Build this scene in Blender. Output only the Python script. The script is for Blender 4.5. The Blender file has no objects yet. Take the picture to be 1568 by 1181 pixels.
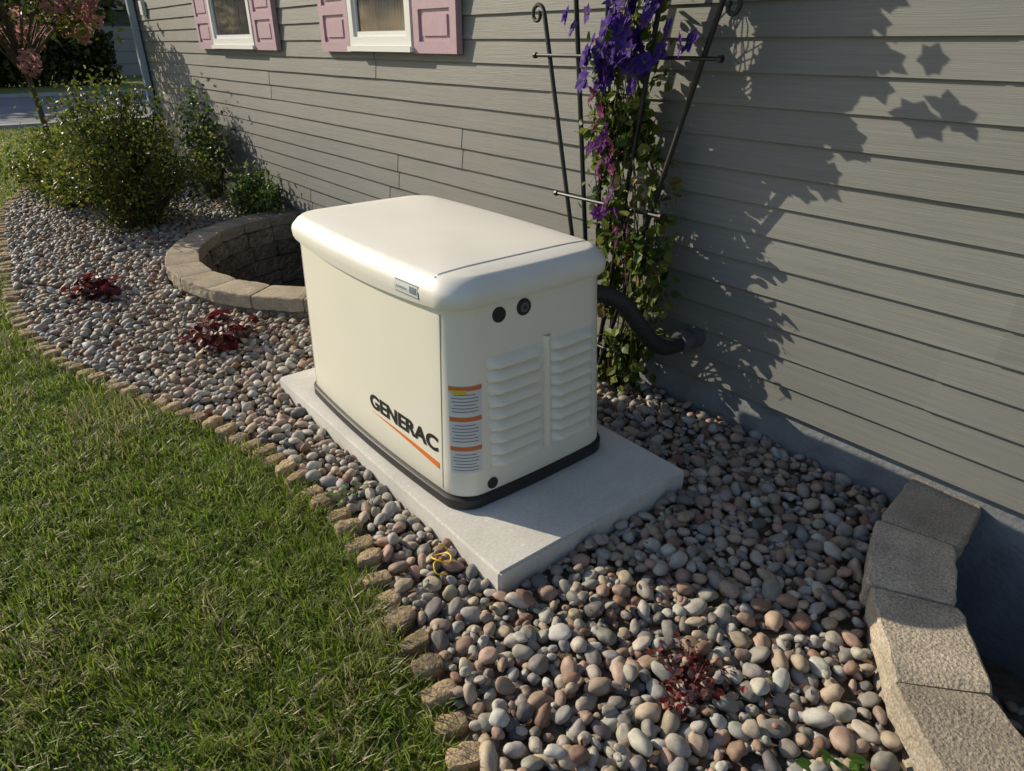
import bpy, bmesh, math, random
import numpy as np
from mathutils import Vector, Matrix, noise
from mathutils.bvhtree import BVHTree
random.seed(7); rng=np.random.default_rng(7)
scene=bpy.context.scene
col=scene.collection

# ------------------------------------------------------------------ helpers
def empty(name,loc=(0,0,0)):
    e=bpy.data.objects.new(name,None); e.location=loc; col.objects.link(e); return e

class MB:
    """mesh builder"""
    def __init__(s): s.V=[];s.F=[];s.C=[];s.M=[];s.n=0
    def add(s,v,f,c=(1,1,1),m=0):
        v=np.asarray(v,float).reshape(-1,3); s.V.append(v)
        f=np.asarray(f,int); s.F.append(f+s.n)
        c=np.asarray(c,float)
        if c.ndim==1: c=np.tile(c,(len(v),1))
        s.C.append(c); s.M.append(np.full(len(f),m)); s.n+=len(v)
    def box(s,a,b,c=(1,1,1),m=0):
        x0,y0,z0=a;x1,y1,z1=b
        v=[(x0,y0,z0),(x1,y0,z0),(x1,y1,z0),(x0,y1,z0),(x0,y0,z1),(x1,y0,z1),(x1,y1,z1),(x0,y1,z1)]
        f=[(0,3,2,1),(4,5,6,7),(0,1,5,4),(1,2,6,5),(2,3,7,6),(3,0,4,7)]
        s.add(v,f,c,m)
    def tube(s,pts,r,n=8,c=(1,1,1),m=0):
        pts=np.asarray(pts,float); k=len(pts); r=np.broadcast_to(np.asarray(r,float),(k,))
        t=np.gradient(pts,axis=0); t/=np.linalg.norm(t,axis=1)[:,None]+1e-9
        up=np.array([0.13,0.2,1.0]) 
        if abs(t[0]@up/np.linalg.norm(up))>.93: up=np.array([1.0,.1,.05])
        V=[]
        u=np.cross(t[0],up); u/=np.linalg.norm(u)
        for i in range(k):
            u=u-t[i]*(u@t[i]); u/=np.linalg.norm(u)+1e-9
            w=np.cross(t[i],u)
            for j in range(n):
                a=2*math.pi*j/n; V.append(pts[i]+r[i]*(math.cos(a)*u+math.sin(a)*w))
        q=[];tr=[]
        for i in range(k-1):
            for j in range(n):
                j2=(j+1)%n; q.append((i*n+j,i*n+j2,(i+1)*n+j2,(i+1)*n+j))
        V.append(pts[0]);V.append(pts[-1])
        a=k*n
        for j in range(n):
            j2=(j+1)%n; tr.append((a,j2,j)); tr.append((a+1,(k-1)*n+j,(k-1)*n+j2))
        V=np.array(V); n0=s.n
        s.V.append(V); s.C.append(np.tile(np.asarray(c,float),(len(V),1)))
        s.F.append(np.array(q)+n0); s.M.append(np.full(len(q),m))
        s.F.append(np.array(tr)+n0); s.M.append(np.full(len(tr),m)); s.n+=len(V)
    def batch(s,bv,bf,R,P,C,m=0):
        bv=np.asarray(bv,float); bf=np.asarray(bf,int); M=len(P); n=bv.shape[-2]
        if bv.ndim==2: v=np.einsum('mij,nj->mni',R,bv)+P[:,None,:]
        else: v=np.einsum('mij,mnj->mni',R,bv)+P[:,None,:]
        f=(bf[None]+(np.arange(M)*n)[:,None,None]).reshape(-1,bf.shape[1])
        C=np.asarray(C,float)
        if C.ndim==2: C=np.repeat(C[:,None,:],n,axis=1)
        s.add(v.reshape(-1,3),f,C.reshape(-1,3),m)
    def obj(s,name,mats,parent=None,smooth=False,sharp=None,loc=None):
        V=np.concatenate(s.V); C=np.concatenate(s.C)
        me=bpy.data.meshes.new(name)
        me.vertices.add(len(V)); me.vertices.foreach_set('co',V.ravel())
        ls=[];st=[];mi=[];o=0
        for f,m in zip(s.F,s.M):
            if len(f)==0: continue
            k=f.shape[1]; ls.append(f.ravel()); st.append(o+np.arange(len(f))*k); o+=f.size; mi.append(m)
        ls=np.concatenate(ls);st=np.concatenate(st);mi=np.concatenate(mi)
        me.loops.add(len(ls)); me.loops.foreach_set('vertex_index',ls.astype(np.int32))
        me.polygons.add(len(st)); me.polygons.foreach_set('loop_start',st.astype(np.int32))
        me.polygons.foreach_set('material_index',mi.astype(np.int32))
        me.polygons.foreach_set('use_smooth',np.full(len(st),bool(smooth)))
        a=me.attributes.new('col','FLOAT_COLOR','POINT')
        a.data.foreach_set('color',np.concatenate([C,np.ones((len(C),1))],axis=1).ravel())
        me.update(calc_edges=True); me.validate()
        if not isinstance(mats,(list,tuple)): mats=[mats]
        for mt in mats: me.materials.append(mt)
        if sharp is not None:
            me.set_sharp_from_angle(angle=math.radians(sharp))
        ob=bpy.data.objects.new(name,me); col.objects.link(ob)
        if loc: ob.location=loc
        if parent: ob.parent=parent
        return ob

def rotmats(n,zr=None,tilt=0.3,full=False):
    if full:
        q=rng.normal(size=(n,4)); q/=np.linalg.norm(q,axis=1)[:,None]
        w,x,y,z=q.T
        return np.stack([1-2*(y*y+z*z),2*(x*y-z*w),2*(x*z+y*w),2*(x*y+z*w),1-2*(x*x+z*z),2*(y*z-x*w),2*(x*z-y*w),2*(y*z+x*w),1-2*(x*x+y*y)],axis=1).reshape(n,3,3)
    a=rng.uniform(0,2*math.pi,n) if zr is None else zr
    tx=rng.normal(0,tilt,n); ty=rng.normal(0,tilt,n)
    Z=np.zeros((n,3,3));Z[:,0,0]=np.cos(a);Z[:,0,1]=-np.sin(a);Z[:,1,0]=np.sin(a);Z[:,1,1]=np.cos(a);Z[:,2,2]=1
    X=np.zeros((n,3,3));X[:,0,0]=1;X[:,1,1]=np.cos(tx);X[:,1,2]=-np.sin(tx);X[:,2,1]=np.sin(tx);X[:,2,2]=np.cos(tx)
    Y=np.zeros((n,3,3));Y[:,1,1]=1;Y[:,0,0]=np.cos(ty);Y[:,0,2]=np.sin(ty);Y[:,2,0]=-np.sin(ty);Y[:,2,2]=np.cos(ty)
    return Y@X@Z

def mat(name,base=(.5,.5,.5),rough=.6,attr=False,noise_scale=None,noise_amt=.3,bump=0,bump_scale=50,
        metallic=0,spec=.5,trans=0,stretch=(1,1,1),detail=4,speck=None,bumpdist=.01,coat=0,blotch=None):
    m=bpy.data.materials.new(name); m.use_nodes=True; nt=m.node_tree; N=nt.nodes; L=nt.links
    b=N['Principled BSDF']; b.inputs['Roughness'].default_value=rough; b.inputs['Metallic'].default_value=metallic
    b.inputs['Specular IOR Level'].default_value=spec; b.inputs['Coat Weight'].default_value=coat
    tc=N.new('ShaderNodeTexCoord'); mp=N.new('ShaderNodeMapping'); mp.inputs['Scale'].default_value=stretch
    L.new(tc.outputs['Object'],mp.inputs['Vector'])
    if attr:
        at=N.new('ShaderNodeAttribute'); at.attribute_name='col'; c=at.outputs['Color']
        mx=N.new('ShaderNodeMix'); mx.data_type='RGBA'; mx.blend_type='MULTIPLY'; mx.inputs[0].default_value=1
        L.new(c,mx.inputs[6]); mx.inputs[7].default_value=(*base,1); c=mx.outputs[2]
    else:
        rgb=N.new('ShaderNodeRGB'); rgb.outputs[0].default_value=(*base,1); c=rgb.outputs[0]
    for sc,amt,dt,vec in ([(noise_scale,noise_amt,detail,mp)] if noise_scale else [])+([(speck[0],speck[1],2,mp)] if speck else [])+([(blotch[0],blotch[1],5,tc)] if blotch else []):
        nz=N.new('ShaderNodeTexNoise'); nz.inputs['Scale'].default_value=sc; nz.inputs['Detail'].default_value=dt
        L.new(vec.outputs[0] if vec is mp else tc.outputs['Object'],nz.inputs['Vector'])
        mr=N.new('ShaderNodeMapRange'); mr.inputs['From Min'].default_value=.3; mr.inputs['From Max'].default_value=.7
        mr.inputs['To Min'].default_value=1-amt; mr.inputs['To Max'].default_value=1+amt
        L.new(nz.outputs['Fac'],mr.inputs['Value'])
        mx=N.new('ShaderNodeMix'); mx.data_type='RGBA'; mx.blend_type='MULTIPLY'; mx.inputs[0].default_value=1
        L.new(c,mx.inputs[6]); L.new(mr.outputs[0],mx.inputs[7]); c=mx.outputs[2]
    L.new(c,b.inputs['Base Color'])
    if bump:
        nb=N.new('ShaderNodeTexNoise'); nb.inputs['Scale'].default_value=bump_scale; nb.inputs['Detail'].default_value=4
        L.new(mp.outputs[0],nb.inputs['Vector'])
        bp=N.new('ShaderNodeBump'); bp.inputs['Strength'].default_value=bump; bp.inputs['Distance'].default_value=bumpdist
        L.new(nb.outputs['Fac'],bp.inputs['Height']); L.new(bp.outputs[0],b.inputs['Normal'])
    if trans:
        tr=N.new('ShaderNodeBsdfTranslucent'); L.new(c,tr.inputs['Color'])
        ms=N.new('ShaderNodeMixShader'); ms.inputs[0].default_value=trans
        L.new(b.outputs[0],ms.inputs[1]); L.new(tr.outputs[0],ms.inputs[2])
        L.new(ms.outputs[0],N['Material Output'].inputs['Surface'])
    return m

# ------------------------------------------------------------------ materials
M_leaf=mat('leaf',rough=.45,attr=True,trans=.45,spec=.4)
M_petal=mat('petal',rough=.6,attr=True,trans=.5,spec=.2)
M_stem=mat('stem',rough=.8,attr=True)
M_grassblade=mat('grass_blade',rough=.42,attr=True,trans=.5,spec=.45)
M_peb=mat('pebble',rough=.6,attr=True,noise_scale=45,noise_amt=.14,speck=(260,.10),spec=.32)
M_lawn=mat('lawn_soil',(.19,.20,.045),.95,noise_scale=1.3,noise_amt=.35,speck=(60,.6),bump=.6,bump_scale=70,bumpdist=.02)
M_soil=mat('bed_soil',(.12,.09,.06),.95,noise_scale=20,noise_amt=.4,bump=.6,bump_scale=60)
M_road=mat('asphalt',(.18,.185,.20),.9,noise_scale=.8,noise_amt=.15,speck=(90,.2))
M_side=mat('siding_paint',(1,1,1),.55,attr=True,noise_scale=5,noise_amt=.07,stretch=(.25,1,14),speck=(22,.06),bump=.35,bump_scale=26,bumpdist=.004,spec=.35,blotch=(1.2,.06))
M_found=mat('foundation_paint',(.20,.215,.235),.85,noise_scale=8,noise_amt=.2,bump=.5,bump_scale=45)
M_white=mat('white_vinyl',(.74,.74,.74),.4)
M_pink=mat('shutter_mauve',(.44,.30,.36),.5,noise_scale=14,noise_amt=.08,stretch=(8,8,1),bump=.2,bump_scale=30)
M_glass=mat('window_glass',(.06,.062,.066),.08,noise_scale=9,noise_amt=.5,stretch=(6,1,.6),spec=.4)
M_spout=mat('downspout_paint',(.36,.43,.52),.45)
M_roof=mat('roof_shingle',(.10,.09,.085),.95,noise_scale=12,noise_amt=.4,bump=.5,bump_scale=30)
M_gen=mat('cream_enamel',(.82,.79,.70),.36,noise_scale=3,noise_amt=.02,bump=.06,bump_scale=900,bumpdist=.001,spec=.5,coat=.1)
M_lid=mat('lid_enamel',(.80,.78,.72),.45,noise_scale=4,noise_amt=.03,bump=.10,bump_scale=700,bumpdist=.001,coat=.03)
M_shade_seam=mat('slot_shade_and_seam',(.14,.135,.12),.6)  # dark tone for panel seams and for shade painted under the louvre hoods
M_black=mat('black_plastic',(.018,.018,.02),.5)
M_rubber=mat('black_rubber',(.02,.02,.022),.55,bump=.2,bump_scale=80)
M_orange=mat('orange_print',(.75,.20,.03),.45)
M_labelw=mat('label_white',(.66,.68,.70),.4)
M_labelo=mat('label_orange',(.62,.17,.05),.45)
M_labelg=mat('label_grey',(.20,.22,.26),.5)
M_labely=mat('label_yellow',(.70,.50,.06),.5)
M_labelb=mat('label_steel',(.20,.25,.32),.35)
M_conc=mat('pad_concrete',(.60,.585,.55),.9,noise_scale=40,noise_amt=.04,speck=(220,.10),bump=.25,bump_scale=150,stretch=(1,.3,1),bumpdist=.004,blotch=(4,.09))
M_block=mat('block_concrete',(1,1,1),.92,attr=True,noise_scale=9,noise_amt=.18,speck=(150,.34),bump=.8,bump_scale=110,bumpdist=.008)
M_blockr=mat('block_rough',(1,1,1),.95,attr=True,noise_scale=12,noise_amt=.35,speck=(70,.3),bump=1,bump_scale=22,bumpdist=.04)
M_edge=mat('edging_concrete',(1,1,1),.95,attr=True,noise_scale=30,noise_amt=.25,speck=(150,.3),bump=.9,bump_scale=90,bumpdist=.008)
M_iron=mat('trellis_iron',(.012,.012,.014),.45)
M_grey=mat('fitting_grey',(.10,.10,.11),.5)
M_yellow=mat('yellow_plastic',(.75,.50,.03),.4)

# ------------------------------------------------------------------ camera
cd=bpy.data.cameras.new('camera'); cam=bpy.data.objects.new('camera',cd); col.objects.link(cam)
cam.location=(0,0,1.55); cam.rotation_euler=(math.radians(63.0),0,math.radians(51.2))
cd.lens=23.65; cd.sensor_width=36; cd.clip_start=.02; cd.clip_end=1000
scene.camera=cam

# ------------------------------------------------------------------ light
AZ=math.radians(26); EL=math.radians(27)
trav=Vector((math.cos(AZ)*math.cos(EL),math.sin(AZ)*math.cos(EL),-math.sin(EL)))
sd=bpy.data.lights.new('sun','SUN'); sd.energy=5; sd.angle=math.radians(.4); sd.color=(1,.885,.67)
so=bpy.data.objects.new('sun',sd); col.objects.link(so); so.rotation_euler=trav.to_track_quat('-Z','Y').to_euler(); so.location=(-5,-3,5)
w=bpy.data.worlds.new('World'); scene.world=w; w.use_nodes=True; nt=w.node_tree
sk=nt.nodes.new('ShaderNodeTexSky'); sk.sky_type='NISHITA'; sk.sun_disc=False; sk.sun_elevation=EL
sk.sun_rotation=math.atan2(-trav.x,-trav.y)%(2*math.pi)
bg=nt.nodes['Background']; bg.inputs['Strength'].default_value=.125; nt.links.new(sk.outputs[0],bg.inputs['Color'])
scene.view_settings.view_transform='Standard'; scene.view_settings.look='None'; scene.view_settings.exposure=0

# ------------------------------------------------------------------ plan data
WY=2.40
EX=[-10.9,-10.4,-9.86,-8.5,-7.05,-5.80,-4.73,-4.06,-3.466,-2.88,-2.56,-2.23,-1.89,-1.65,-1.43,-1.249,-1.125,-1.0,-.865,-.6,-.2,.4,1.2,3.0]
EY=[1.9,1.1,.62,.28,.17,.087,.07,.18,.373,.60,.69,.723,.752,.726,.675,.657,.633,.60,.568,.50,.42,.36,.35,.35]
def yedge(x): return np.interp(x,EX,EY)
C1=(-4.92,WY); C2=(.77,WY); RO=1.43; RI=1.20
PAD=(-3.0,-1.25,.955,1.855)

# ------------------------------------------------------------------ ground
b=MB()
xb=[-400,C1[0]-1.5,C1[0]+1.5,C2[0]-1.5,C2[0]+1.5,400]; yb=[-400,.9,WY+.05,400]
for i in range(5):
    for j in range(3):
        if j==1 and i in(1,3): continue
        b.add([(xb[i],yb[j],0),(xb[i+1],yb[j],0),(xb[i+1],yb[j+1],0),(xb[i],yb[j+1],0)],[(0,1,2,3)])
b.obj('ground',M_lawn)
b=MB()
xs=sorted(set(list(np.linspace(-10.9,3.0,140))+[C1[0]-1.5,C1[0]+1.5,C2[0]-1.5,C2[0]+1.5]))
for x0,x1 in zip(xs[:-1],xs[1:]):
    xm=(x0+x1)/2; top=.9 if (abs(xm-C1[0])<1.5 or abs(xm-C2[0])<1.5) else WY+.02
    if min(yedge(x0),yedge(x1))>=top: continue
    b.add([(x0,yedge(x0),.004),(x1,yedge(x1),.004),(x1,top,.004),(x0,top,.004)],[(0,1,2,3)])
for cx,cy in(C1,C2):
    T=np.linspace(math.pi,2*math.pi,61)
    P=[]
    for t in T:
        dx,dy=math.cos(t),math.sin(t)
        k=min(1.5/abs(dx) if abs(dx)>1e-6 else 99,1.5/abs(dy) if abs(dy)>1e-6 else 99)
        P.append(((cx+1.25*dx,cy+1.25*dy,.004),(cx+k*dx,cy+k*dy,.004)))
    for p,q in zip(P[:-1],P[1:]): b.add([p[0],p[1],q[1],q[0]],[(0,1,2,3)])
b.obj('gravel_bed_soil',M_soil)
b=MB(); b.add([(-28,-200,.004),(-17.5,-200,.004),(-17.5,200,.004),(-28,200,.004)],[(0,1,2,3)])
b.obj('road',M_road)
b=MB()
for x in(-17.5,-28.2): b.box((x,-200,0),(x+.2,200,.10),(.4,.4,.38))
b.obj('road_kerb',mat('kerb',(.36,.35,.33),.9,noise_scale=3,noise_amt=.15))

# ------------------------------------------------------------------ house
house=empty('siding_house')
HX0,HX1=-10.6,6.0
b=MB(); CH=.114; nz=22
seams={0:-2.1,1:-.684,2:-4.2,3:-3.43,4:-2.67,5:-.74,6:-4.9,7:-1.4,8:-3.,9:-2,10:-5}
for j in range(nz//2):
    s0=seams[j]; ss=[s0+3.66*k for k in range(-6,6)]; ss=[s for s in ss if HX0+.2<s<HX1-.2]
    e=[HX0]+ss+[HX1]
    for i,(a,c) in enumerate(zip(e[:-1],e[1:])):
        oy=-.0028*(i%2); tint=1+random.uniform(-.07,.07)
        cc=np.array((.192,.192,.184))*tint
        for q in range(2):
            z0=.20+(2*j+q)*CH
            n=max(2,int((c-a)/.3)); X=np.linspace(a-.004*(i%2),c+.004*(i%2),n+1)
            W=[.0018*noise.noise(Vector((x*1.7,z0*9,3))) for x in X]
            for x0,x1,w0,w1 in zip(X[:-1],X[1:],W[:-1],W[1:]):
                p=[(x0,2.3875+oy,z0),(x0,2.3725+oy+w0,z0+w0),(x0,2.386+oy,z0+CH),(x1,2.3875+oy,z0),(x1,2.3725+oy+w1,z0+w1),(x1,2.386+oy,z0+CH)]
                b.add(p,[(0,1,4,3),(1,2,5,4)],cc)
            for x0 in(X[0],X[-1]):
                b.add([(x0,2.39+oy,z0),(x0,2.3725+oy,z0),(x0,2.386+oy,z0+CH)],[(0,1,2)],cc*.5)
b.obj('siding',M_side,house)
ZT=.20+nz*CH
b=MB(); b.box((HX0+.02,WY,-1.4),(HX1,10.5,.2)); b.obj('foundation',M_found,house)
b=MB(); b.box((HX0,2.392,.2),(HX1,10.5,ZT),(.2,.19,.17)); b.obj('wall_core',M_side,house)
b=MB(); b.box((HX0-.03,2.36,.19),(HX0+.07,2.46,ZT),(.3,.31,.32)); b.obj('corner_trim',M_side,house)
b=MB()
ov=.3
r=[(HX0-.3,WY-ov,ZT),(HX1+.3,WY-ov,ZT),(HX1+.3,10.5+ov,ZT),(HX0-.3,10.5+ov,ZT),(HX0-.3,6.45,ZT+2.2),(HX1+.3,6.45,ZT+2.2)]
b.add(r,[(0,1,5,4),(2,3,4,5)]); b.add(r,[(0,4,3),(1,2,5)]); b.add([v for v in r[:4]],[(0,3,2,1)])
b.obj('roof',M_roof,house)
b=MB(); b.box((HX0-.3,WY-ov-.02,ZT-.12),(HX1+.3,WY-ov,ZT+.02)); b.obj('fascia',M_white,house)
b=MB(); b.box((HX0+.06,2.285,.12),(HX0+.14,2.355,ZT)); b.box((HX0+.06,2.1,.05),(HX0+.14,2.355,.12))
b.obj('downspout',M_spout,house)
b=MB(); 
for z in(.7,1.7): b.box((HX0+.04,2.28,z),(HX0+.16,2.36,z+.03))
b.obj('downspout_strap',M_spout,house)
b=MB(); b.box((HX0+.5,2.33,1.85),(HX0+.62,2.372,2.0)); b.obj('outlet_cover',M_white,house)
def window(x0,x1,sh):
    z0,z1=1.53,2.55
    b=MB(); f=.055
    b.box((x0,2.325,z0),(x1,2.371,z0+f)); b.box((x0,2.325,z1-f),(x1,2.371,z1))
    b.box((x0,2.325,z0+f),(x0+f,2.371,z1-f)); b.box((x1-f,2.325,z0+f),(x1,2.371,z1-f))
    b.box((x0-.015,2.305,z0-.03),(x1+.015,2.371,z0-.001))
    b.box((x0+f,2.34,z0+f),(x0+f+.03,2.36,z1-f)); b.box((x1-f-.03,2.34,z0+f),(x1-f,2.36,z1-f))
    b.box((x0+f+.03,2.34,z0+f),(x1-f-.03,2.36,z0+f+.03))
    b.box((x0+f+.03,2.34,2.02),(x1-f-.03,2.36,2.06))
    b.obj('window_frame',M_white,house)
    g=MB(); g.box((x0+f,2.354,z0+f),(x1-f,2.370,z1-f)); g.obj('window_glass',M_glass,house)
    s=MB()
    for a in(x0-sh-.02,x1+.02):
        c=a+sh; y=2.345
        s.box((a,y,z0-.035),(c,2.371,z1))
        st=.06
        s.box((a,y-.014,z0-.035),(a+st,y-.0005,z1)); s.box((c-st,y-.014,z0-.035),(c,y-.0005,z1))
        for zz in(z0-.035,z0+.19,z0+.52,z0+.85):
            s.box((a+st,y-.014,zz),(c-st,y-.0005,zz+.06))
        s.box((a+st+.035,y-.010,z0+.055),(c-st-.035,y-.0004,z0+.16))
        for zz in(z0+.25,z0+.58): s.box((a+st+.035,y-.010,zz+.03),(c-st-.035,y-.0004,zz+.24))
    s.obj('shutter',M_pink,house)
window(-7.50,-6.42,.46)
window(-4.62,-3.84,.44)

# ------------------------------------------------------------------ pad
bm=bmesh.new(); bmesh.ops.create_cube(bm,size=1)
for v in bm.verts:
    v.co.x=PAD[0] if v.co.x<0 else PAD[1]; v.co.y=PAD[2] if v.co.y<0 else PAD[3]; v.co.z=-.02 if v.co.z<0 else .10
bmesh.ops.bevel(bm,geom=bm.edges[:],offset=.008,segments=2,affect='EDGES')
me=bpy.data.meshes.new('concrete_pad'); bm.to_mesh(me); me.materials.append(M_conc)
o=bpy.data.objects.new('concrete_pad',me); col.objects.link(o)

# ------------------------------------------------------------------ generator
GX,GY=-2.175,1.385
gen=empty('standby_generator')
def outline(hx,hy,r,bx=.012,by=.028,ns=16,nc=8):
    P=[]
    cs=[(hx-r,-hy+r,-90),(hx-r,hy-r,0),(-hx+r,hy-r,90),(-hx+r,-hy+r,180)]
    for i,(cx,cy,a0) in enumerate(cs):
        for k in range(nc+1):
            a=math.radians(a0+90*k/nc); P.append((cx+r*math.cos(a),cy+r*math.sin(a)))
        nx=cs[(i+1)%4]; a=math.radians(a0+90)
        p=np.array(P[-1]); q=np.array((nx[0]+r*math.cos(a),nx[1]+r*math.sin(a)))
        for k in range(1,ns): P.append(tuple(p+(q-p)*k/ns))
    P=np.array(P)
    x,y=P[:,0].copy(),P[:,1].copy()
    P[:,1]+=np.sign(y)*by*(1-(x/hx)**2)*np.abs(y)/hy
    P[:,0]+=np.sign(x)*bx*(1-(y/hy)**2)*np.abs(x)/hx
    return P
def loft(rings,mt,name,parent,wave=None,sharp=40):
    b=MB(); V=[]
    for i,(dx,hx,hy,r,z,bx,by) in enumerate(rings):
        P=outline(hx,hy,r,bx,by); Z=np.full(len(P),z)
        if wave: Z=wave(i,P,Z)
        V.append(np.column_stack([P[:,0]+GX+dx,P[:,1]+GY,Z]))
    n=len(V[0]); k=len(V); V=np.concatenate(V)
    F=[(i*n+j,i*n+(j+1)%n,(i+1)*n+(j+1)%n,(i+1)*n+j) for i in range(k-1) for j in range(n)]
    V=np.vstack([V,[GX,GY,rings[0][4]],[GX,GY,rings[-1][4]]])
    b.V.append(V);b.C.append(np.ones((len(V),3)));b.F.append(np.array(F));b.M.append(np.zeros(len(F)));b.n=len(V)
    T=[(k*n,(j+1)%n,j) for j in range(n)]+[(k*n+1,(k-1)*n+j,(k-1)*n+(j+1)%n) for j in range(n)]
    b.F.append(np.array(T));b.M.append(np.zeros(len(T)))
    o=b.obj(name,mt,parent,True,sharp); return o,BVHTree.FromPolygons([tuple(v) for v in V],[tuple(int(i) for i in f) for f in F]+[tuple(int(i) for i in t) for t in T])
HB,HT=(.612,.350),(.594,.330)
def hh(z):
    t=(z-.14)/(.84-.14); return -.017*t,HB[0]+(HT[0]-HB[0])*t,HB[1]+(HT[1]-HB[1])*t
loft([(0,.614,.354,.085,.100,.012,.028),(0,.621,.361,.088,.104,.012,.028),(0,.621,.361,.088,.138,.012,.028),(0,.612,.352,.085,.144,.012,.028)],M_black,'base_rim',gen)
rr=[]
for z in(.1435,.152,.25,.40,.55,.70,.80,.842):
    dx,hx,hy=hh(z); 
    if z<.145: hx-=.006;hy-=.006
    rr.append((dx,hx,hy,.085,z,.012,.028))
body,BB=loft(rr,M_gen,'enclosure_body',gen)
def wv(i,P,Z):
    if i<=1:
        f=np.where(P[:,1]<0,1,0)*np.clip(1-(P[:,0]/.60)**2,0,1); Z=Z-.024*f
    return Z
D=-.017
lid,LB=loft([(D,.597,.332,.085,.842,.012,.028),(D,.612,.346,.09,.829,.012,.028),(D,.617,.350,.09,.835,.012,.028),(D,.619,.352,.092,.864,.012,.028),(D,.615,.348,.092,.879,.012,.027),
  (D,.597,.330,.090,.905,.011,.025),(D,.583,.317,.088,.9165,.010,.022),(D,.574,.308,.086,.9195,.01,.020),(D,.48,.25,.08,.926,.008,.018),(D,.36,.18,.07,.932,.006,.01),(D,.2,.1,.05,.9355,.003,.004),(D,.08,.05,.03,.9365,0,0)],M_lid,'roof_lid',gen,wave=wv,sharp=50)
def patch(B,org,U,Vv,D,w,h,name,mt,nu=10,nv=2,off=.0012,poly=None,parent=gen):
    org=Vector(org);U=Vector(U).normalized();Vv=Vector(Vv).normalized();D=Vector(D).normalized()
    P=[]
    for j in range(nv+1):
        for i in range(nu+1):
            u=(i/nu-.5)*w; v=(j/nv-.5)*h
            if poly: u,v=poly(i/nu,j/nv)
            p=org+U*u+Vv*v; hit=B.ray_cast(p,D)
            q=hit[0] if hit[0] else p
            P.append(tuple(q-D*off))
    F=[(j*(nu+1)+i,j*(nu+1)+i+1,(j+1)*(nu+1)+i+1,(j+1)*(nu+1)+i) for j in range(nv) for i in range(nu)]
    b=MB(); b.add(P,F); return b.obj(name,mt,parent)
for sx in(-1.662,-2.71):
    patch(BB,(sx,.8,.48),(1,0,0),(0,0,1),(0,1,0),.004,.64,'panel_seam',M_shade_seam,1,6,.0006)
def text(body_,size,org,U,Vv,D,B,mt,name,bold=.0,off=.0015,width=None):
    cu=bpy.data.curves.new(name,'FONT'); cu.body=body_; cu.size=1; cu.offset=bold; cu.resolution_u=4
    to=bpy.data.objects.new(name+'_tmp',cu); col.objects.link(to)
    dg=bpy.context.evaluated_depsgraph_get(); me=bpy.data.meshes.new_from_object(to.evaluated_get(dg))
    bpy.data.objects.remove(to)
    xs=[v.co.x for v in me.vertices]; ys=[v.co.y for v in me.vertices]
    x0,x1,y0,y1=min(xs),max(xs),min(ys),max(ys)
    sx=(width/(x1-x0)) if width else size/(y1-y0); sy=size/(y1-y0)
    org=Vector(org);U=Vector(U);Vv=Vector(Vv);D=Vector(D)
    for v in me.vertices:
        p=org+U*((v.co.x-x0)*sx)+Vv*((v.co.y-y0)*sy); h=B.ray_cast(p,D)
        v.co=(h[0] if h[0] else p)-D*off
    me.materials.clear(); me.materials.append(mt); me.name=name
    o=bpy.data.objects.new(name,me); col.objects.link(o); o.parent=gen; return o
text('GENERAC',.062,(-2.135,.8,.291),(1,0,0),(0,0,1),(0,1,0),BB,M_black,'brand_lettering',bold=.04,width=.45)
patch(BB,(-1.905,.8,.262),(1,0,0),(0,0,1),(0,1,0),1,1,'orange_swoosh',M_orange,16,1,.0014,
      poly=lambda u,v:((u-.5)*.45,(.018 if v>.5 else 0)-.004-.022*u+.012*math.sin(u*3.14)*.6-(0 if v>.5 else .024*u-.017)))
# corner labels
n=Vector((math.cos(math.radians(-47)),math.sin(math.radians(-47)),0)); U=Vector((-n.y,n.x,0))
cx,cy=GX+.548,GY-.272
def lab(z,w,h,mt,off,du=0): patch(BB,Vector((cx,cy,z))+n*.4+U*(du+.004),U,(0,0,1),-n,w,h,'warning_label',mt,10,2,off)
for z0 in(.495,.385,.275):
    lab(z0+.02,.104,.104,M_labelw,.0010)
    lab(z0+.062,.104,.016,M_labelo,.0016)
    for k in range(6): lab(z0+.040-k*.012,.086 if k%3 else .07,.0035,M_labelg,.0016)
lab(.545,.05,.016,M_labely,.0022,-.018)
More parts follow.
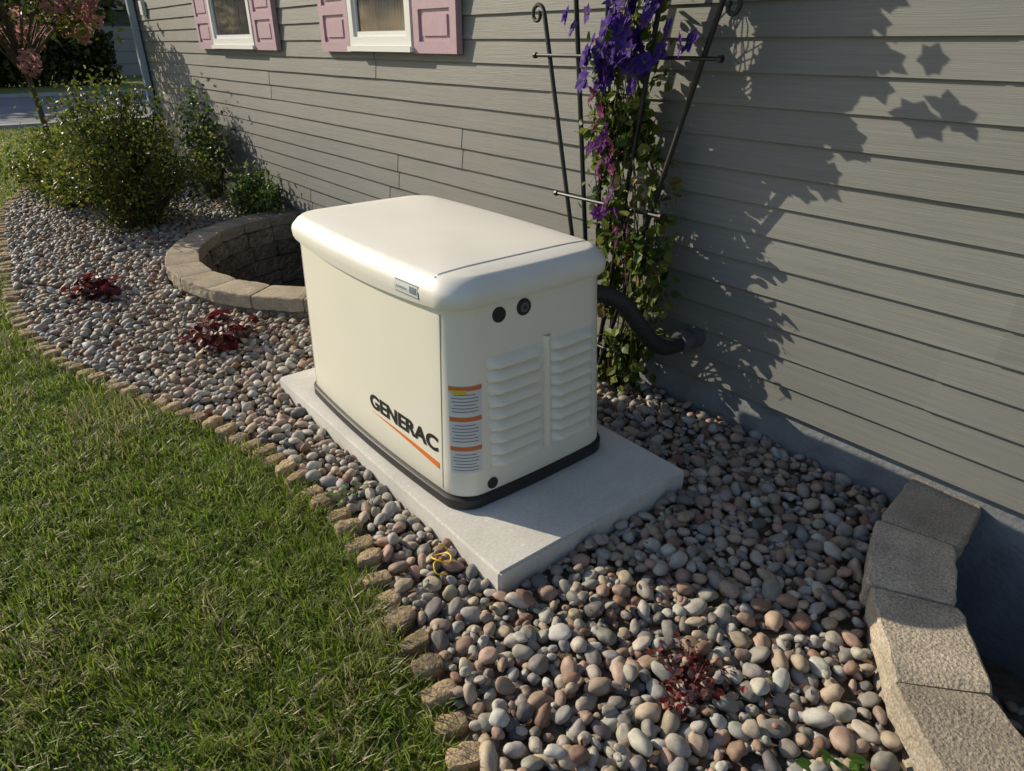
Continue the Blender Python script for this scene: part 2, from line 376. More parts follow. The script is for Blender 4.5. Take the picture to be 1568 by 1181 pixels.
# badge
patch(LB,(-1.80,.8,.856),(1,0,0),(0,0,1),(0,1,0),.125,.036,'badge',M_labelw,8,2,.0020)
patch(LB,(-1.80,.8,.856),(1,0,0),(0,0,1),(0,1,0),.131,.042,'badge_border',M_labelb,8,2,.0013)
text('GUARDIAN',.009,(-1.855,.8,.851),(1,0,0),(0,0,1),(0,1,0),LB,M_labelb,'badge_lettering',bold=.01,width=.06,off=.003)
patch(LB,(-1.762,.8,.858),(1,0,0),(0,0,1),(0,1,0),.036,.022,'badge_mark',M_labelb,3,2,.003)
patch(LB,(GX+.487,GY,1.3),(1,0,0),(0,1,0),(0,0,-1),.008,.66,'lid_seam',M_labelb,2,40,.0012)
def endx(y,z):
    h=BB.ray_cast(Vector((0,y,z)),Vector((-1,0,0))); return h[0].x
b=MB(); sl=MB()
for (ya,yb_) in((1.165,1.405),(1.432,1.650)):
    for k in range(9):
        z1=.645-k*.0455; z0=z1-.036
        ys=np.linspace(ya,yb_,15); V=[];W=[] 
        for i,y in enumerate(ys):
            s=min(i,14-i)/2.0; s=min(1,s); s=s*s*(3-2*s) if s<1 else 1
            xb0=endx(y,z0); xb1=endx(y,z1)
            d=.028*s+.0002
            V+= [(xb1+.0004,y,z1),(xb1+d*.45,y,z1-.010),(xb0+d*.95,y,z0+.012),(xb0+d,y,z0+.004),(xb0+d*.85,y,z0),(xb0-.002,y,z0+.007)]
            W+= [(xb0+.0012,y,z0+.004),(xb0+.0012,y,z0-.0065*s)]
        F=[(i*6+j,(i+1)*6+j,(i+1)*6+j+1,i*6+j+1) for i in range(14) for j in range(5)]
        b.add(V,F); sl.add(W,[(i*2,i*2+1,i*2+3,i*2+2) for i in range(14)])
b.obj('louvres',M_gen,gen,True,60); sl.obj('louvre_shade_strips',M_shade_seam,gen)  # body is closed: dark strips paint the shade of the gaps under the hoods
b=MB(); V=[];F=[]
zz=np.linspace(.24,.665,20)
for z in zz:
    x=endx(1.42,z); V+=[(x-.001,1.402,z),(x+.012,1.411,z),(x+.014,1.419,z),(x+.012,1.427,z),(x-.001,1.436,z)]
F=[(i*5+j,i*5+j+1,(i+1)*5+j+1,(i+1)*5+j) for i in range(19) for j in range(4)]
b.add(V,F); b.obj('louvre_rib',M_gen,gen,True)
def disc(y,z,r,t,mt,name,off=0):
    x=endx(y,z); b=MB(); n=28
    A=[2*math.pi*i/n for i in range(n)]
    V=[(x-.004+off,y+r*math.cos(a),z+r*math.sin(a)) for a in A]+[(x+t+off,y+r*.94*math.cos(a),z+r*.94*math.sin(a)) for a in A]+[(x+t+off,y,z)]
    b.add(V,[(i,(i+1)%n,n+(i+1)%n,n+i) for i in range(n)]); b.F.append(np.array([(n+i,n+(i+1)%n,2*n) for i in range(n)]));b.M.append(np.zeros(n))
    b.obj(name,mt,gen)
disc(1.222,.782,.027,.004,M_black,'port')
disc(1.322,.786,.030,.004,M_black,'lock_ring')
disc(1.322,.786,.018,.007,M_grey,'lock_core'); disc(1.322,.786,.007,.009,M_black,'lock_key')
disc(1.165,.178,.022,.005,M_black,'base_port')

# conduit
def smooth(P,n=40):
    P=np.asarray(P,float); t=np.linspace(0,len(P)-1,n); out=[]
    for s in t:
        i=min(int(s),len(P)-2); f=s-i
        p0=P[max(i-1,0)];p1=P[i];p2=P[i+1];p3=P[min(i+2,len(P)-1)]
        out.append(.5*((2*p1)+(-p0+p2)*f+(2*p0-5*p1+4*p2-p3)*f*f+(-p0+3*p1-3*p2+p3)*f**3))
    return np.array(out)
cond=empty('electrical_conduit')
P=np.array([(-1.72,1.72,.70),(-1.70,1.80,.695),(-1.67,1.90,.64),(-1.65,1.98,.54),(-1.64,2.07,.44),(-1.64,2.17,.39),(-1.645,2.28,.385)])
S=smooth(P,200); rad=.034+.0010*np.sin(np.arange(200)*1.57)
b=MB(); b.tube(S,rad,20); b.obj('flex_hose',M_rubber,cond,True)
b=MB(); b.tube([(-1.645,2.25,.387),(-1.645,2.30,.385)],.046,8); b.tube([(-1.645,2.30,.385),(-1.645,2.335,.385)],.038,20); b.tube([(-1.645,2.335,.385),(-1.645,2.385,.385)],.048,20)
b.obj('wall_fitting',M_grey,cond,False)

# ------------------------------------------------------------------ block rings
def ring(c,name,tone,floor,ncap=13):
    a0,a1=math.pi,2*math.pi
    e=empty(name); cx,cy=c
    def blocks(nb,z0,z1,ri,ro,mt,nm,tone,rough,na,gap=.0022,ph=0):
        b=MB()
        for i in range(nb):
            t0=a0+(a1-a0)*(i)/nb+gap; t1=a0+(a1-a0)*(i+1)/nb-gap
            dz=random.uniform(-.003,.004); dr=random.uniform(-.007,.007); tn=np.array(tone)*random.uniform(.82,1.15); dt=random.uniform(-.012,.012)
            bev=.007
            tc=(t0+t1)/2
            er=np.array((math.cos(tc),math.sin(tc))); et=np.array((-er[1],er[0]))
            prof=[(ri+bev,z0),(ro-bev,z0),(ro,z0+bev)]+[(ro,z0+bev+(z1-z0-2*bev)*k/4) for k in(1,2,3,4)]+[(ro-bev,z1)]+[(ro-bev+(ri-ro+2*bev)*k/4,z1) for k in(1,2,3)]+[(ri+bev,z1),(ri,z1-bev)]+[(ri,z1-bev-(z1-z0-2*bev)*k/4) for k in(1,2,3,4)]
            n=len(prof); V=[]
            for s in range(na+1):
                f=s/na; sh=.005 if s in(0,na) else 0
                for (r_,z_) in prof:
                    hw=math.tan((t1-t0)/2)*r_
                    u=(f*2-1)*hw
                    rm=(ri+ro)/2; zm=(z0+z1)/2
                    nn=noise.noise(Vector((r_*19+i*7,u*25+i,z_*28)))*rough
                    rr_=r_+(nn if r_>rm else -nn)+dr-sh*(1 if r_>rm else -1)*.8
                    z2=z_-sh*(1 if z_>zm else -1)*.8
                    uu=u+dt*(r_-rm)
                    p=np.array((cx,cy))+er*rr_+et*uu
                    V.append((p[0],min(p[1],WY-.002),z2+dz+noise.noise(Vector((p[0]*14,p[1]*14,5)))*.003))
            F=[(s*n+j,(s+1)*n+j,(s+1)*n+(j+1)%n,s*n+(j+1)%n) for s in range(na) for j in range(n)]
            b.add(V,F,tn)
            st=b.n-len(V)
            b.F.append(np.array([[st+j for j in range(n)]])); b.M.append(np.zeros(1))
            b.F.append(np.array([[st+na*n+j for j in range(n)][::-1]])); b.M.append(np.zeros(1))
        b.obj(nm,mt,e)
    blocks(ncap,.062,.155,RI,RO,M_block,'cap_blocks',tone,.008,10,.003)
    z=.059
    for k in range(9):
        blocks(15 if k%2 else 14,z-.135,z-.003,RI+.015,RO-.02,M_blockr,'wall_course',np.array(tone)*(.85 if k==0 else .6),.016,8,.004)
        z-=.135
    b=MB(); b.box((cx-1.3,cy-1.3,floor-.04),(cx+1.3,cy,floor)); b.obj('well_floor',M_soil,e)
    return e
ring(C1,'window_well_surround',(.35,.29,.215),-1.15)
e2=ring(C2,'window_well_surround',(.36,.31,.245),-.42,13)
b=MB(); b.box((.0,2.30,-.42),(.9,2.36,.02),(.16,.12,.09)); b.box((.0,2.28,.02),(.9,2.38,.05),(.28,.22,.17))
b.obj('timber_sill',M_blockr,e2)

# ------------------------------------------------------------------ edging
xs=np.linspace(-10.8,1.6,6000); ys=yedge(xs)
acc=0; last=(xs[0],ys[0]); b=MB(); k=0; nxt=.1
for x,y in zip(xs,ys):
    acc+=math.hypot(x-last[0],y-last[1]); last=(x,y)
    if acc>=nxt:
        acc=0; k+=1; nxt=random.uniform(.088,.106)
        dx=.01; tang=math.atan2(yedge(x+dx)-yedge(x-dx),2*dx)+random.uniform(-.15,.15)
        hgt=.038+random.uniform(-.012,.012); tn=np.array((.34,.25,.155))*random.uniform(.65,1.2)
        tilt=random.uniform(-.15,.15); ra=random.uniform(.027,.035); rb=random.uniform(.040,.050)
        n=20; V=[];rad=[(1.0,-.03),(1.0,hgt*.6),(.97,hgt*.85),(.86,hgt*.97),(.6,hgt),(.3,hgt+.001)]
        ct,st=math.cos(tang),math.sin(tang)
        for (q,z) in rad:
            for i in range(n):
                a=2*math.pi*i/n; ca,sa=math.cos(a),math.sin(a)
                lx=q*ra*math.copysign(abs(ca)**.6,ca); ly=q*rb*math.copysign(abs(sa)**.6,sa)
                nn=1+.14*noise.noise(Vector((lx*60+k,ly*60,z*60)))
                V.append((x+(lx*ct-ly*st)*nn,y-.008+(lx*st+ly*ct)*nn,z*nn+tilt*ly if z>0 else z))
        V.append((x,y-.008,hgt+.002)); R_=len(rad)
        F=[(r_*n+i,r_*n+(i+1)%n,(r_+1)*n+(i+1)%n,(r_+1)*n+i) for r_ in range(R_-1) for i in range(n)]
        b.add(V,F,tn); s0=b.n-len(V)
        b.F.append(np.array([(s0+(R_-1)*n+i,s0+(R_-1)*n+(i+1)%n,s0+R_*n) for i in range(n)])); b.M.append(np.zeros(n))
b.obj('log_edging',M_edge,None,True,50)

# ------------------------------------------------------------------ pebbles
def ico(sub,seed):
    bm=bmesh.new(); bmesh.ops.create_icosphere(bm,subdivisions=sub,radius=1)
    V=np.array([v.co[:] for v in bm.verts]); F=np.array([[v.index for v in f.verts] for f in bm.faces]); bm.free()
    for i,v in enumerate(V):
        p=Vector(v); d=1+.26*noise.noise(p*.95+Vector((seed*7,0,3)))+.10*noise.noise(p*2.2+Vector((seed*3,9,0)))
        V[i]=v*d
    return V,F
pal=np.array([(.53,.49,.44),(.68,.62,.54),(.86,.79,.68),(.72,.56,.43),(.74,.52,.41),(.44,.40,.36),(.58,.39,.29),(.30,.28,.28),(.80,.65,.48),(.50,.30,.22),(.88,.84,.77),(.58,.56,.54)])
pw=np.array([12,15,15,12,12,6,7,4,13,5,12,7.]); pw/=pw.sum()
def allowed(x,y,r):
    if y>WY-.012 or y<yedge(x)+.035: return False
    if PAD[0]-r*.5<x<PAD[1]+r*.5 and PAD[2]-r*.5<y<PAD[3]+r*.5: return False
    for c in(C1,C2):
        if (x-c[0])**2+(y-c[1])**2<(RO+r*.4)**2: return False
    return True
cell=.05; grid={}
acc=[]
def tryadd(x,y,r,f):
    gx,gy=int(x//cell),int(y//cell)
    for i in range(gx-2,gx+3):
        for j in range(gy-2,gy+3):
            for (a,b_,c) in grid.get((i,j),()):
                if (a-x)**2+(b_-y)**2<(f*(c+r))**2: return False
    grid.setdefault((gx,gy),[]).append((x,y,r)); acc.append((x,y,r)); return True
for rlo,rhi,N,f in((.022,.029,10000,.93),(.016,.022,42000,.86),(.009,.015,55000,.82)):
    X=rng.uniform(-10.6,1.0,N);Y=rng.uniform(.0,WY,N);Rr=rng.uniform(rlo,rhi,N)
    for x,y,r in zip(X,Y,Rr):
        if allowed(x,y,r): tryadd(x,y,r,f)
A=np.array(acc)
X=rng.uniform(-10.6,1.0,17000);Y=rng.uniform(0,WY,17000)
B2=np.array([(x,y,r) for x,y,r in zip(X,Y,rng.uniform(.012,.021,17000)) if allowed(x,y,r)])
mb=MB()
def addpeb(A,zc,zs,dark=1.0):
    n=len(A); dist=np.hypot(A[:,0],A[:,1])
    sh=np.arange(n)%6
    near=dist<2.2
    for lod,msk in((3,near),(2,~near)):
        for s in range(6):
            I=np.where(msk&(sh==s))[0]
            if len(I)==0: continue
            bv,bf=ico(lod,s+1)
            m=len(I); r=A[I,2]
            sc=np.stack([r*rng.uniform(1.0,1.5,m),r*rng.uniform(.80,1.05,m),r*rng.uniform(.55,.88,m)],axis=1)
            bvv=bv[None]*sc[:,None,:]
            R=rotmats(m,tilt=.38)
            z=zc+r*.55+rng.normal(0,zs,m)
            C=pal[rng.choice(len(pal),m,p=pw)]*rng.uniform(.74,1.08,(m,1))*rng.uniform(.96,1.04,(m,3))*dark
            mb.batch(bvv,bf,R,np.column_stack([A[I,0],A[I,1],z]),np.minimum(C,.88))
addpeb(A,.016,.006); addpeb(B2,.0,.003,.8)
T=A[rng.choice(len(A),1300)]+np.array([.02,.015,0]); T=np.array([t for t in T if allowed(*t)]); T[:,2]*=.85
addpeb(T,.041,.004)
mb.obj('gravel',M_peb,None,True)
mb=MB(); m=500
I=np.column_stack([rng.uniform(-.35,1.5,m),rng.uniform(1.3,2.28,m),rng.uniform(.012,.025,m)])
I=I[(I[:,0]-C2[0])**2+(I[:,1]-C2[1])**2<1.1**2]
addpeb(I,-.42,.004); mb.obj('well_stones',M_peb,e2,True)

# ------------------------------------------------------------------ grass
def grass(x0,x1,y0,y1,N,hl,hh_,wd):
    X=rng.uniform(x0,x1,N);Y=rng.uniform(y0,y1,N)
    ye=np.where((X>-10.9),yedge(X),9)
    k=(Y<ye-.018+rng.normal(0,.018,N)) | (X<-10.9)
    k&=~((X>-17.6)&(X<-17.2))
    X=X[k];Y=Y[k];n=len(X)
    pn=np.array([noise.noise(Vector((x*1.9,y*1.9,0)))+.6*noise.noise(Vector((x*6,y*6,4))) for x,y in zip(X,Y)])
    H=rng.uniform(hl,hh_,n)*(1+.5*pn); W=rng.uniform(.7,1.3,n)*wd
    a=rng.uniform(0,2*math.pi,n); ld=a+rng.normal(0,.5,n)+math.pi/2
    cl=np.array([noise.noise(Vector((x*10,y*10,9)))*7 for x,y in zip(X,Y)])
    ld=np.where(rng.random(n)<.65,cl+rng.normal(0,.5,n),ld)
    lean=rng.uniform(.25,1.35,n)
    wx,wy=-np.sin(ld)*W,np.cos(ld)*W
    dx,dy=np.cos(ld),np.sin(ld)
    z0=np.zeros(n)
    m_h=H*.55; mz=m_h*np.cos(lean*.5); mo=m_h*np.sin(lean*.5)
    tz=mz+H*.5*np.cos(lean*1.25); tz=np.maximum(tz,.006); to=mo+H*.5*np.sin(lean*1.25)
    V=np.zeros((n,5,3))
    V[:,0]=np.column_stack([X-wx,Y-wy,z0]);V[:,1]=np.column_stack([X+wx,Y+wy,z0])
    V[:,2]=np.column_stack([X+dx*mo-wx*.8,Y+dy*mo-wy*.8,mz]);V[:,3]=np.column_stack([X+dx*mo+wx*.8,Y+dy*mo+wy*.8,mz])
    V[:,4]=np.column_stack([X+dx*to,Y+dy*to,tz])
    g=np.array([(.26,.44,.035),(.38,.57,.055),(.52,.66,.11),(.70,.74,.25)])
    C=g[rng.choice(4,n,p=[.30,.34,.24,.12])]*rng.uniform(.75,1.15,(n,1))
    dry=rng.random(n)<(.10+.60*np.clip(pn+.0,0,1))
    C[dry]=np.array((.82,.75,.50))*rng.uniform(.6,1.1,(dry.sum(),1))
    C=C*(1+.3*pn[:,None]*np.array([1,.5,.2]))
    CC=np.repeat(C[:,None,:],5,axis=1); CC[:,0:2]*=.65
    F=np.array([(0,1,3),(0,3,2),(2,3,4)])
    return V.reshape(-1,3),(F[None]+(np.arange(n)*5)[:,None,None]).reshape(-1,3),np.minimum(CC,.85).reshape(-1,3)
G=MB()
for a in((-2.6,-.5,-.75,.76,36000,.035,.08,.0021),(-6.0,-2.6,-.6,.76,40000,.035,.078,.0025),(-12,-6,-.9,2.2,26000,.04,.08,.004),(-17.6,-10.5,-1,5,26000,.05,.09,.009),(-3.2,1.5,-1.8,.6,12000,.035,.065,.0024)):
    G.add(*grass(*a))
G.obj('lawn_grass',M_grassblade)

# ------------------------------------------------------------------ leaves
LV=np.array([(0,0,0),(-.30,.28,.07),(-.27,.65,.05),(0,1,-.10),(.27,.65,.05),(.30,.28,.07)])
LF=np.array([(0,3,2,1),(0,5,4,3)])
def leaves(mb,P,size,C,m=0,R=None,shape=LV):
    n=len(P); 
    if R is None: R=rotmats(n,full=True)
    S=np.asarray(size).reshape(-1,1,1)*np.ones((n,1,1))
    mb.batch(shape[None]*S,LF,R,np.asarray(P),C,m)
def lookR(N_):
    N_=N_/np.linalg.norm(N_,axis=1)[:,None]; n=len(N_)
    a=rng.normal(size=(n,3)); X=np.cross(a,N_); X/=np.linalg.norm(X,axis=1)[:,None]; Y=np.cross(N_,X)
    return np.stack([X,Y,N_],axis=2)
gpal=np.array([(.08,.13,.022),(.13,.20,.03),(.22,.28,.045),(.35,.38,.07),(.50,.47,.10)])
def bush(name,cx,cy,rx,ry,h,nl,size,pal_=gpal,p=(.16,.24,.28,.21,.11),stems=45,spread=.08):
    b=MB(); tips=[]
    for i in range(stems):
        a=random.uniform(0,6.283); q=math.sqrt(random.random())
        tx=cx+rx*q*math.cos(a); ty=min(cy+ry*q*math.sin(a),2.33); tz=h*(1-.55*q*q)*random.uniform(.6,1.18)
        p0=np.array((cx+.12*math.cos(a)*q,cy+.12*math.sin(a)*q,0)); p3=np.array((tx,ty,tz))
        pm=(p0+p3)/2+np.array((random.uniform(-.08,.08),random.uniform(-.08,.08),.12))
        S=smooth([p0,pm,p3],8); b.tube(S,np.linspace(.009,.002,8),4,(.20,.13,.07),0); tips.append(S)
    P=[]
    per=nl//stems
    for S in tips:
        t=rng.beta(1.8,1.1,per)*7; i=np.minimum(t.astype(int),6); f=(t-i)[:,None]
        q=S[i]*(1-f)+S[i+1]*f; sp=.03+spread*rng.random(per)
        q=q+rng.normal(size=(per,3))*sp[:,None]; P.append(q)
    P=np.concatenate(P); P=P[(P[:,2]>.02)&(P[:,1]<2.34)]; n=len(P)
    cl=np.array([noise.noise(Vector(q)*5) for q in P])
    idx=np.clip(rng.choice(5,n,p=p)+np.round(cl*2.4).astype(int),0,4)
    C=pal_[idx]*rng.uniform(.8,1.2,(n,1))
    leaves(b,P,rng.uniform(.6,1.25,n)*size,C,1)
    return b.obj(name,[M_stem,M_leaf])
bush('spirea_bush',-7.0,1.20,.82,.72,1.22,14000,.038,stems=95)
bush('spirea_bush',-8.4,.95,.5,.45,.80,5500,.040,stems=45)
bush('spirea_bush',-9.5,.85,.42,.35,.50,3000,.045,stems=30)
bush('climbing_rose',-7.9,2.18,.75,.14,1.20,1700,.048,pal_=gpal*np.array((.8,1,1.5)),stems=20)
bush('climbing_rose',-6.6,2.2,.5,.14,.55,1400,.05,pal_=gpal*np.array((.8,1,1.6)),stems=16)
rp=np.array([(.19,.02,.035),(.28,.03,.045),(.13,.018,.03),(.36,.055,.06),(.22,.05,.035)])
def heuchera(x,y,r,n,size,h):
    b=MB(); P=[];Nn=[]
    for i in range(n):
        a=random.uniform(0,6.283); q=r*math.sqrt(random.random())*(1+.35*math.sin(3*a+x)); z=.04+h*random.random()*(1-.5*min(1,q/r))
        p=(x+q*math.cos(a),y+q*math.sin(a),z); P.append(p); Nn.append((math.cos(a)*.5-.3+random.gauss(0,.5),math.sin(a)*.5+random.gauss(0,.5),1))
        if i%3==0: b.tube([(x+.3*q*math.cos(a),y+.3*q*math.sin(a),0),p],.0018,4,(.25,.05,.03),0)
    R=lookR(np.array(Nn)); C=rp[rng.choice(5,n)]*rng.uniform(.7,1.2,(n,1))
    leaves(b,np.array(P),rng.uniform(.5,1.2,n)*size,C,1,R,LV*np.array((1.5,1,1)))
    b.obj('heuchera_plant',[M_stem,M_leaf])
heuchera(-5.1,.53,.13,140,.055,.16)
heuchera(-3.78,.92,.17,190,.05,.20)
heuchera(-.67,1.14,.11,130,.022,.07)
def weed(x,y,n,s):
    b=MB(); P=np.column_stack([x+rng.normal(0,.03,n),y+rng.normal(0,.03,n),rng.uniform(.04,.09,n)])
    leaves(b,P,rng.uniform(.7,1.2,n)*s,np.tile((.15,.32,.05),(n,1))*rng.uniform(.7,1.3,(n,1)),1,lookR(np.column_stack([rng.normal(0,.4,n),rng.normal(0,.4,n),np.ones(n)])))
    b.tube([(x,y,0),(x,y,.06)],.003,5,(.08,.12,.03),0); b.obj('weed_plant',[M_stem,M_leaf])
weed(-1.98,.80,14,.035); weed(-.26,1.18,26,.05)
# leaf litter on the gravel
b=MB(); m=200
X=rng.uniform(-6.5,-.3,m);Y=rng.uniform(.2,2.35,m)
kk=np.array([yedge(x)+.05<y and (x-C1[0])**2+(y-C1[1])**2>2.2 and (x-C2[0])**2+(y-C2[1])**2>2.15 and not(-3.02<x<-1.23 and .93<y<1.88) for x,y in zip(X,Y)])
X=X[kk];Y=Y[kk];m=len(X)
leaves(b,np.column_stack([X,Y,np.full(m,.055)]),rng.uniform(.012,.026,m),np.array([(.30,.17,.07),(.40,.27,.10),(.22,.12,.06)])[rng.integers(0,3,m)],0,lookR(np.column_stack([rng.normal(0,.25,m),rng.normal(0,.25,m),np.ones(m)])))
b.obj('leaf_litter',M_leaf)
# ------------------------------------------------------------------ trellis + clematis
TY=2.20; KS=1.055
tre=empty('iron_trellis')
b=MB()
def rod(p,q,r=.0065): b.tube([p,q],r,8)
def curl(x,z,s):
    t=np.linspace(0,1,26); a=t*2*math.pi*1.15; rr_=.045*(1-t*.75)
    pts=[(x+s*(.045-rr_[i]*math.cos(a[i])),TY,z+rr_[i]*math.sin(a[i])) for i in range(26)]
    b.tube(pts,.0085,8)
base=(-1.99*KS,.0)
def fx(z,k): return base[0]+(k)*(z)*KS
rods=[(-.235,1.66),(-.12,2.15),(-.02,2.35),(.13,2.15),(.285,1.66)]
for k,zt in rods:
    rod((fx(.15,k),TY,.0),(fx(.15,k),TY,.15)); rod((fx(.15,k),TY,.15),(fx(zt,k),TY,zt),.0105 if abs(k)>.1 else .0085)
    if zt<2: curl(fx(zt,k),zt,-1 if k<0 else 1)
for z in(.25,.92,1.50,2.0):
    kk=(-.27,.32) if z<1.9 else (-.15,.16)
    x0,x1=fx(z,kk[0])-.02,fx(z,kk[1])+.02
    rod((x0,TY-.012,z),(x1,TY-.012,z),.0075)
    for s,x in((-1,x0),(1,x1)): b.tube([(x,TY-.012,z),(x+s*.014,TY-.012,z)],.013,8)
b.obj('trellis_rods',M_iron,tre,True,40)
def cxz(z): return KS*np.interp(z,[0,.3,.6,1.0,1.35,1.7,2.1,2.4],[-1.90,-1.84,-1.81,-1.87,-1.94,-1.90,-1.89,-1.92])
def hwz(z): return np.interp(z,[0,.3,.6,1.0,1.35,1.7,2.1,2.4],[.12,.15,.14,.13,.15,.18,.18,.1])
b=MB(); SS=[]
for i in range(24):
    zt=random.choice([.9,1.3,1.6,1.9,2.1,2.25]); ph=random.uniform(0,6); off=random.uniform(-1,1); k=30
    z=np.linspace(0,zt,k); 
    x=cxz(z)+hwz(z)*(off*.7+.5*np.sin(z*random.uniform(3,6)+ph)); y=np.interp(z,[0,.4,1],[2.27,2.23,TY+.01])+.045*np.cos(z*7+ph)+rng.normal(0,.006,k)
    S=np.column_stack([x,y,z]); b.tube(S,np.linspace(.0035,.0016,k),5,(.17,.11,.06) if i%3 else (.15,.20,.05),0); SS.append(S)
P=[]
for S in SS:
    m=int(86*S[-1,2]); t=rng.random(m)*28.9; i=t.astype(int); q=S[i]+rng.normal(size=(m,3))*np.array((.045,.032,.03)); P.append(q)
P=np.concatenate(P); P=P[(P[:,2]>.03)&(P[:,1]<2.34)]
keep=np.array([noise.noise(Vector(q)*7)>-.08 for q in P]); P=P[keep]; n=len(P)
for q in P[::4]:
    j=q+rng.normal(size=3)*.03; b.tube([q,j],.001,4,(.14,.16,.05),0)
Nn=np.column_stack([rng.normal(-.4,.7,n),rng.normal(-.6,.6,n),rng.normal(.3,.6,n)])
C=np.array([(.10,.19,.03),(.17,.28,.045),(.28,.38,.06),(.42,.47,.10),(.45,.35,.10)])[rng.choice(5,n,p=[.20,.27,.28,.19,.06])]*rng.uniform(.8,1.2,(n,1))
leaves(b,P,rng.uniform(.5,1.25,n)*.049,C,1,lookR(Nn),LV*np.array((1.3,1,1)))
def flower(x,y,z,r,c,Nv):
    R=lookR(np.array([Nv],float))[0]; np_=random.choice([5,6,6])
    Rs=[];Cs=[]
    for i in range(np_):
        a=2*math.pi*i/np_+random.uniform(-.1,.1); t=random.uniform(.1,.45)
        Z=np.array([[math.cos(a),-math.sin(a),0],[math.sin(a),math.cos(a),0],[0,0,1]]); X=np.array([[1,0,0],[0,math.cos(t),-math.sin(t)],[0,math.sin(t),math.cos(t)]])
        Rs.append(R@Z@X); Cs.append(np.array(c)*random.uniform(.75,1.25))
    leaves(b,np.tile((x,y,z),(np_,1)),r,np.array(Cs),2,np.array(Rs),LV*np.array((1.2,1,1)))
    leaves(b,np.tile((x,y,z),(4,1))+R[:,2]*.006,.012,np.tile((.5,.45,.2),(4,1)),2)
for i in range(150):
    z=1.38+.7*random.random()**.85; x=cxz(z)+.07+random.gauss(0,.75)*hwz(z); y=TY-random.uniform(.05,.16)
    flower(x,y,z,random.uniform(.036,.056),(.20,.10,.60) if random.random()<.8 else (.33,.17,.66),(random.gauss(-.5,.4),-1+random.gauss(0,.3),random.gauss(.3,.4)))
for i in range(26):
    z=random.uniform(.78,1.38); x=cxz(z)+random.gauss(0,.6)*hwz(z)*.7; y=TY-random.uniform(.04,.12)
    flower(x,y,z,random.uniform(.028,.042),(.42,.11,.54) if random.random()<.6 else (.44,.07,.27),(random.gauss(-.4,.4),-1,random.gauss(.1,.4)))
b.obj('clematis_vine',[M_stem,M_leaf,M_petal])

b=MB(); t=np.linspace(0,1,40)
b.tube(np.column_stack([-1.46+.035*np.cos(t*9),.88+.03*np.sin(t*9),.05+.03*t+.012*np.sin(t*14)]),.0028,6)
b.tube(smooth([(-1.46,.88,.06),(-1.44,.84,.075),(-1.41,.83,.06),(-1.40,.86,.05)],16),.0028,6)
b.obj('yellow_wire_loop',M_yellow,None,True)

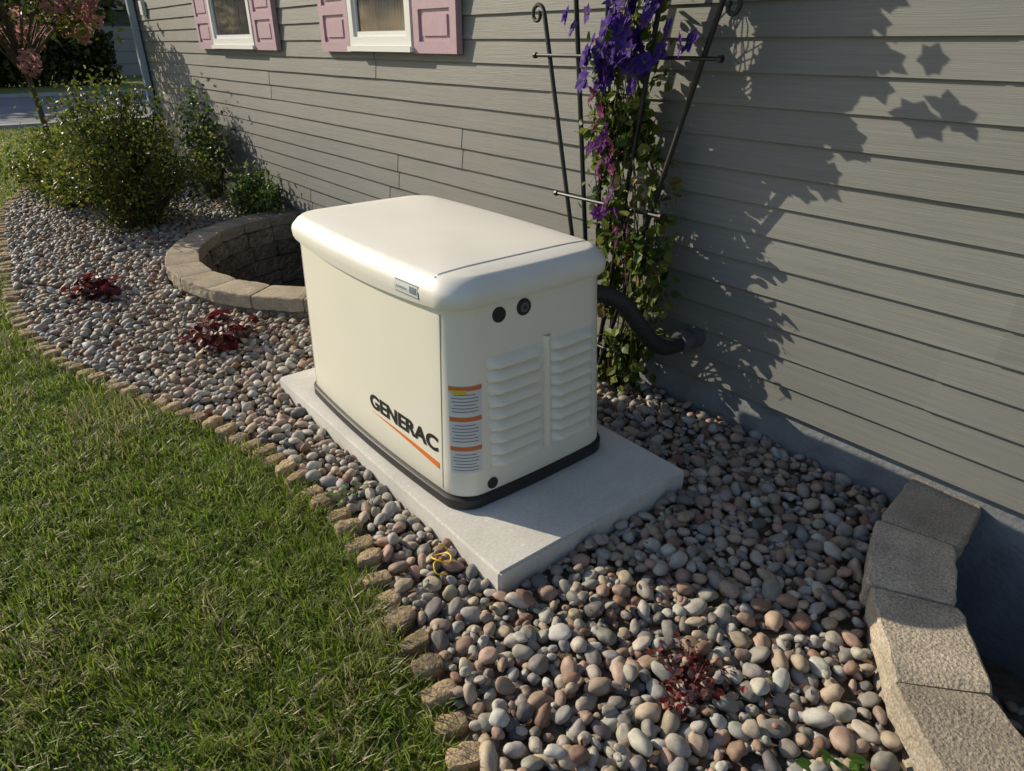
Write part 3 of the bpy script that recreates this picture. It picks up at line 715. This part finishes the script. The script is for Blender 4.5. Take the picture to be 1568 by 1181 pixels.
# ------------------------------------------------------------------ trees
def crown_tree(name,x,y,th,cz,rx,rz,nl,size,pal_,trunk_r,blooms=0):
    b=MB(); top=np.array((x-.1,y-.05,cz))
    b.tube(smooth([(x,y,0),(x-.04,y+.02,th*.5),(x-.1,y,th),top],16),np.linspace(trunk_r,trunk_r*.5,16),8,(.16,.12,.08),0)
    cl=[]
    for i in range(30):
        d=rng.normal(size=3); d/=np.linalg.norm(d); d[2]=abs(d[2])*1.2-.45
        e=np.array((x,y,cz))+d*np.array((rx,rx,rz))*random.uniform(.6,1)
        s=np.array((x-.07,y,th+random.uniform(-.05,.3)*(cz-th)))
        b.tube(smooth([s,(s+e)/2+np.array((0,0,.08)),e],6),np.linspace(trunk_r*.35,trunk_r*.08,6),5,(.13,.10,.07),0); cl.append(e)
    cl=np.array(cl); k=rng.integers(0,len(cl),nl)
    P=cl[k]+rng.normal(size=(nl,3))*np.array((rx,rx,rz))*.22
    idx=np.clip(rng.integers(0,5,nl)+np.array([int(noise.noise(Vector(q)*2/rx)*4) for q in P]),0,4)
    leaves(b,P,rng.uniform(.7,1.3,nl)*size,pal_[idx]*rng.uniform(.8,1.2,(nl,1)),1)
    for i in range(blooms):
        a=2*math.pi*i*.618; zz=-.85+1.3*((i*.37)%1)
        h=math.sqrt(max(0,1-zz*zz))
        c=np.array((x+rx*1.15*h*math.cos(a),y+rx*1.15*h*math.sin(a),cz+rz*1.15*zz))
        m=70; q=rng.normal(size=(m,3)); q/=np.linalg.norm(q,axis=1)[:,None]
        nrm=q.copy()+rng.normal(size=(m,3))*.3
        q=c+q*np.array((.11,.11,.135))
        leaves(b,q,.085,np.array((.95,.50,.50))*rng.uniform(.85,1.05,(m,1)),2,lookR(nrm))
    b.obj(name,[M_stem,M_leaf,M_petal])
crown_tree('hydrangea_tree',-11.3,1.12,1.15,2.02,.78,.70,1300,.085,gpal*.9,.045,blooms=30)
shade_pal=gpal*.42  # leaf palette darkened: shade of the backlit far trees and hedge put into colour
for i,(x,y,cz,rx,rz) in enumerate([(-36,-3,4.6,4,3.6),(-38,3.0,5,3.8,4),(-60,12,6.5,5,5),(-60,20,6,5,5),(-34,-11,5,4,4)]):
    crown_tree('maple_tree',x,y,1.6,cz,rx,rz,5000,.45,shade_pal,.22)
b=MB(); nl=11000
P=np.column_stack([rng.uniform(-35.5,-34,nl),rng.uniform(-10,6.6,nl),rng.uniform(0,1,nl)**.8*1.9])
leaves(b,P,rng.uniform(.7,1.3,nl)*.26,shade_pal[rng.integers(0,5,nl)]*rng.uniform(.7,1.2,(nl,1)),1)
b.tube([(-34.8,-10,.3),(-34.8,6.6,.3)],.15,6,(.05,.04,.03),0)
b.obj('hedge',[M_stem,M_leaf])
nb=empty('neighbour_house')
b=MB(); b.box((-52,4,0),(-42,22,3.0),(.07,.07,.07)); b.obj('walls',M_side,nb)
b=MB(); r=[(-52.5,3.5,3.001),(-41.5,3.5,3.001),(-41.5,22.5,3.001),(-52.5,22.5,3.001),(-47,3.5,5.6),(-47,22.5,5.6)]
b.add(r,[(1,2,5,4),(3,0,4,5)]); b.add(r,[(0,1,4),(2,3,5)]); b.obj('roof',M_roof,nb)
b=MB(); b.box((-41.99,7.6,0),(-41.9,12.4,2.3),(.2,.2,.2))
for k in range(4): b.box((-41.90,7.7,.06+k*.56),(-41.86,12.3,.56+k*.56),(.26,.26,.26))
b.obj('garage_door',mat('garage_door_paint',(1,1,1),.5,attr=True),nb)
print('done')
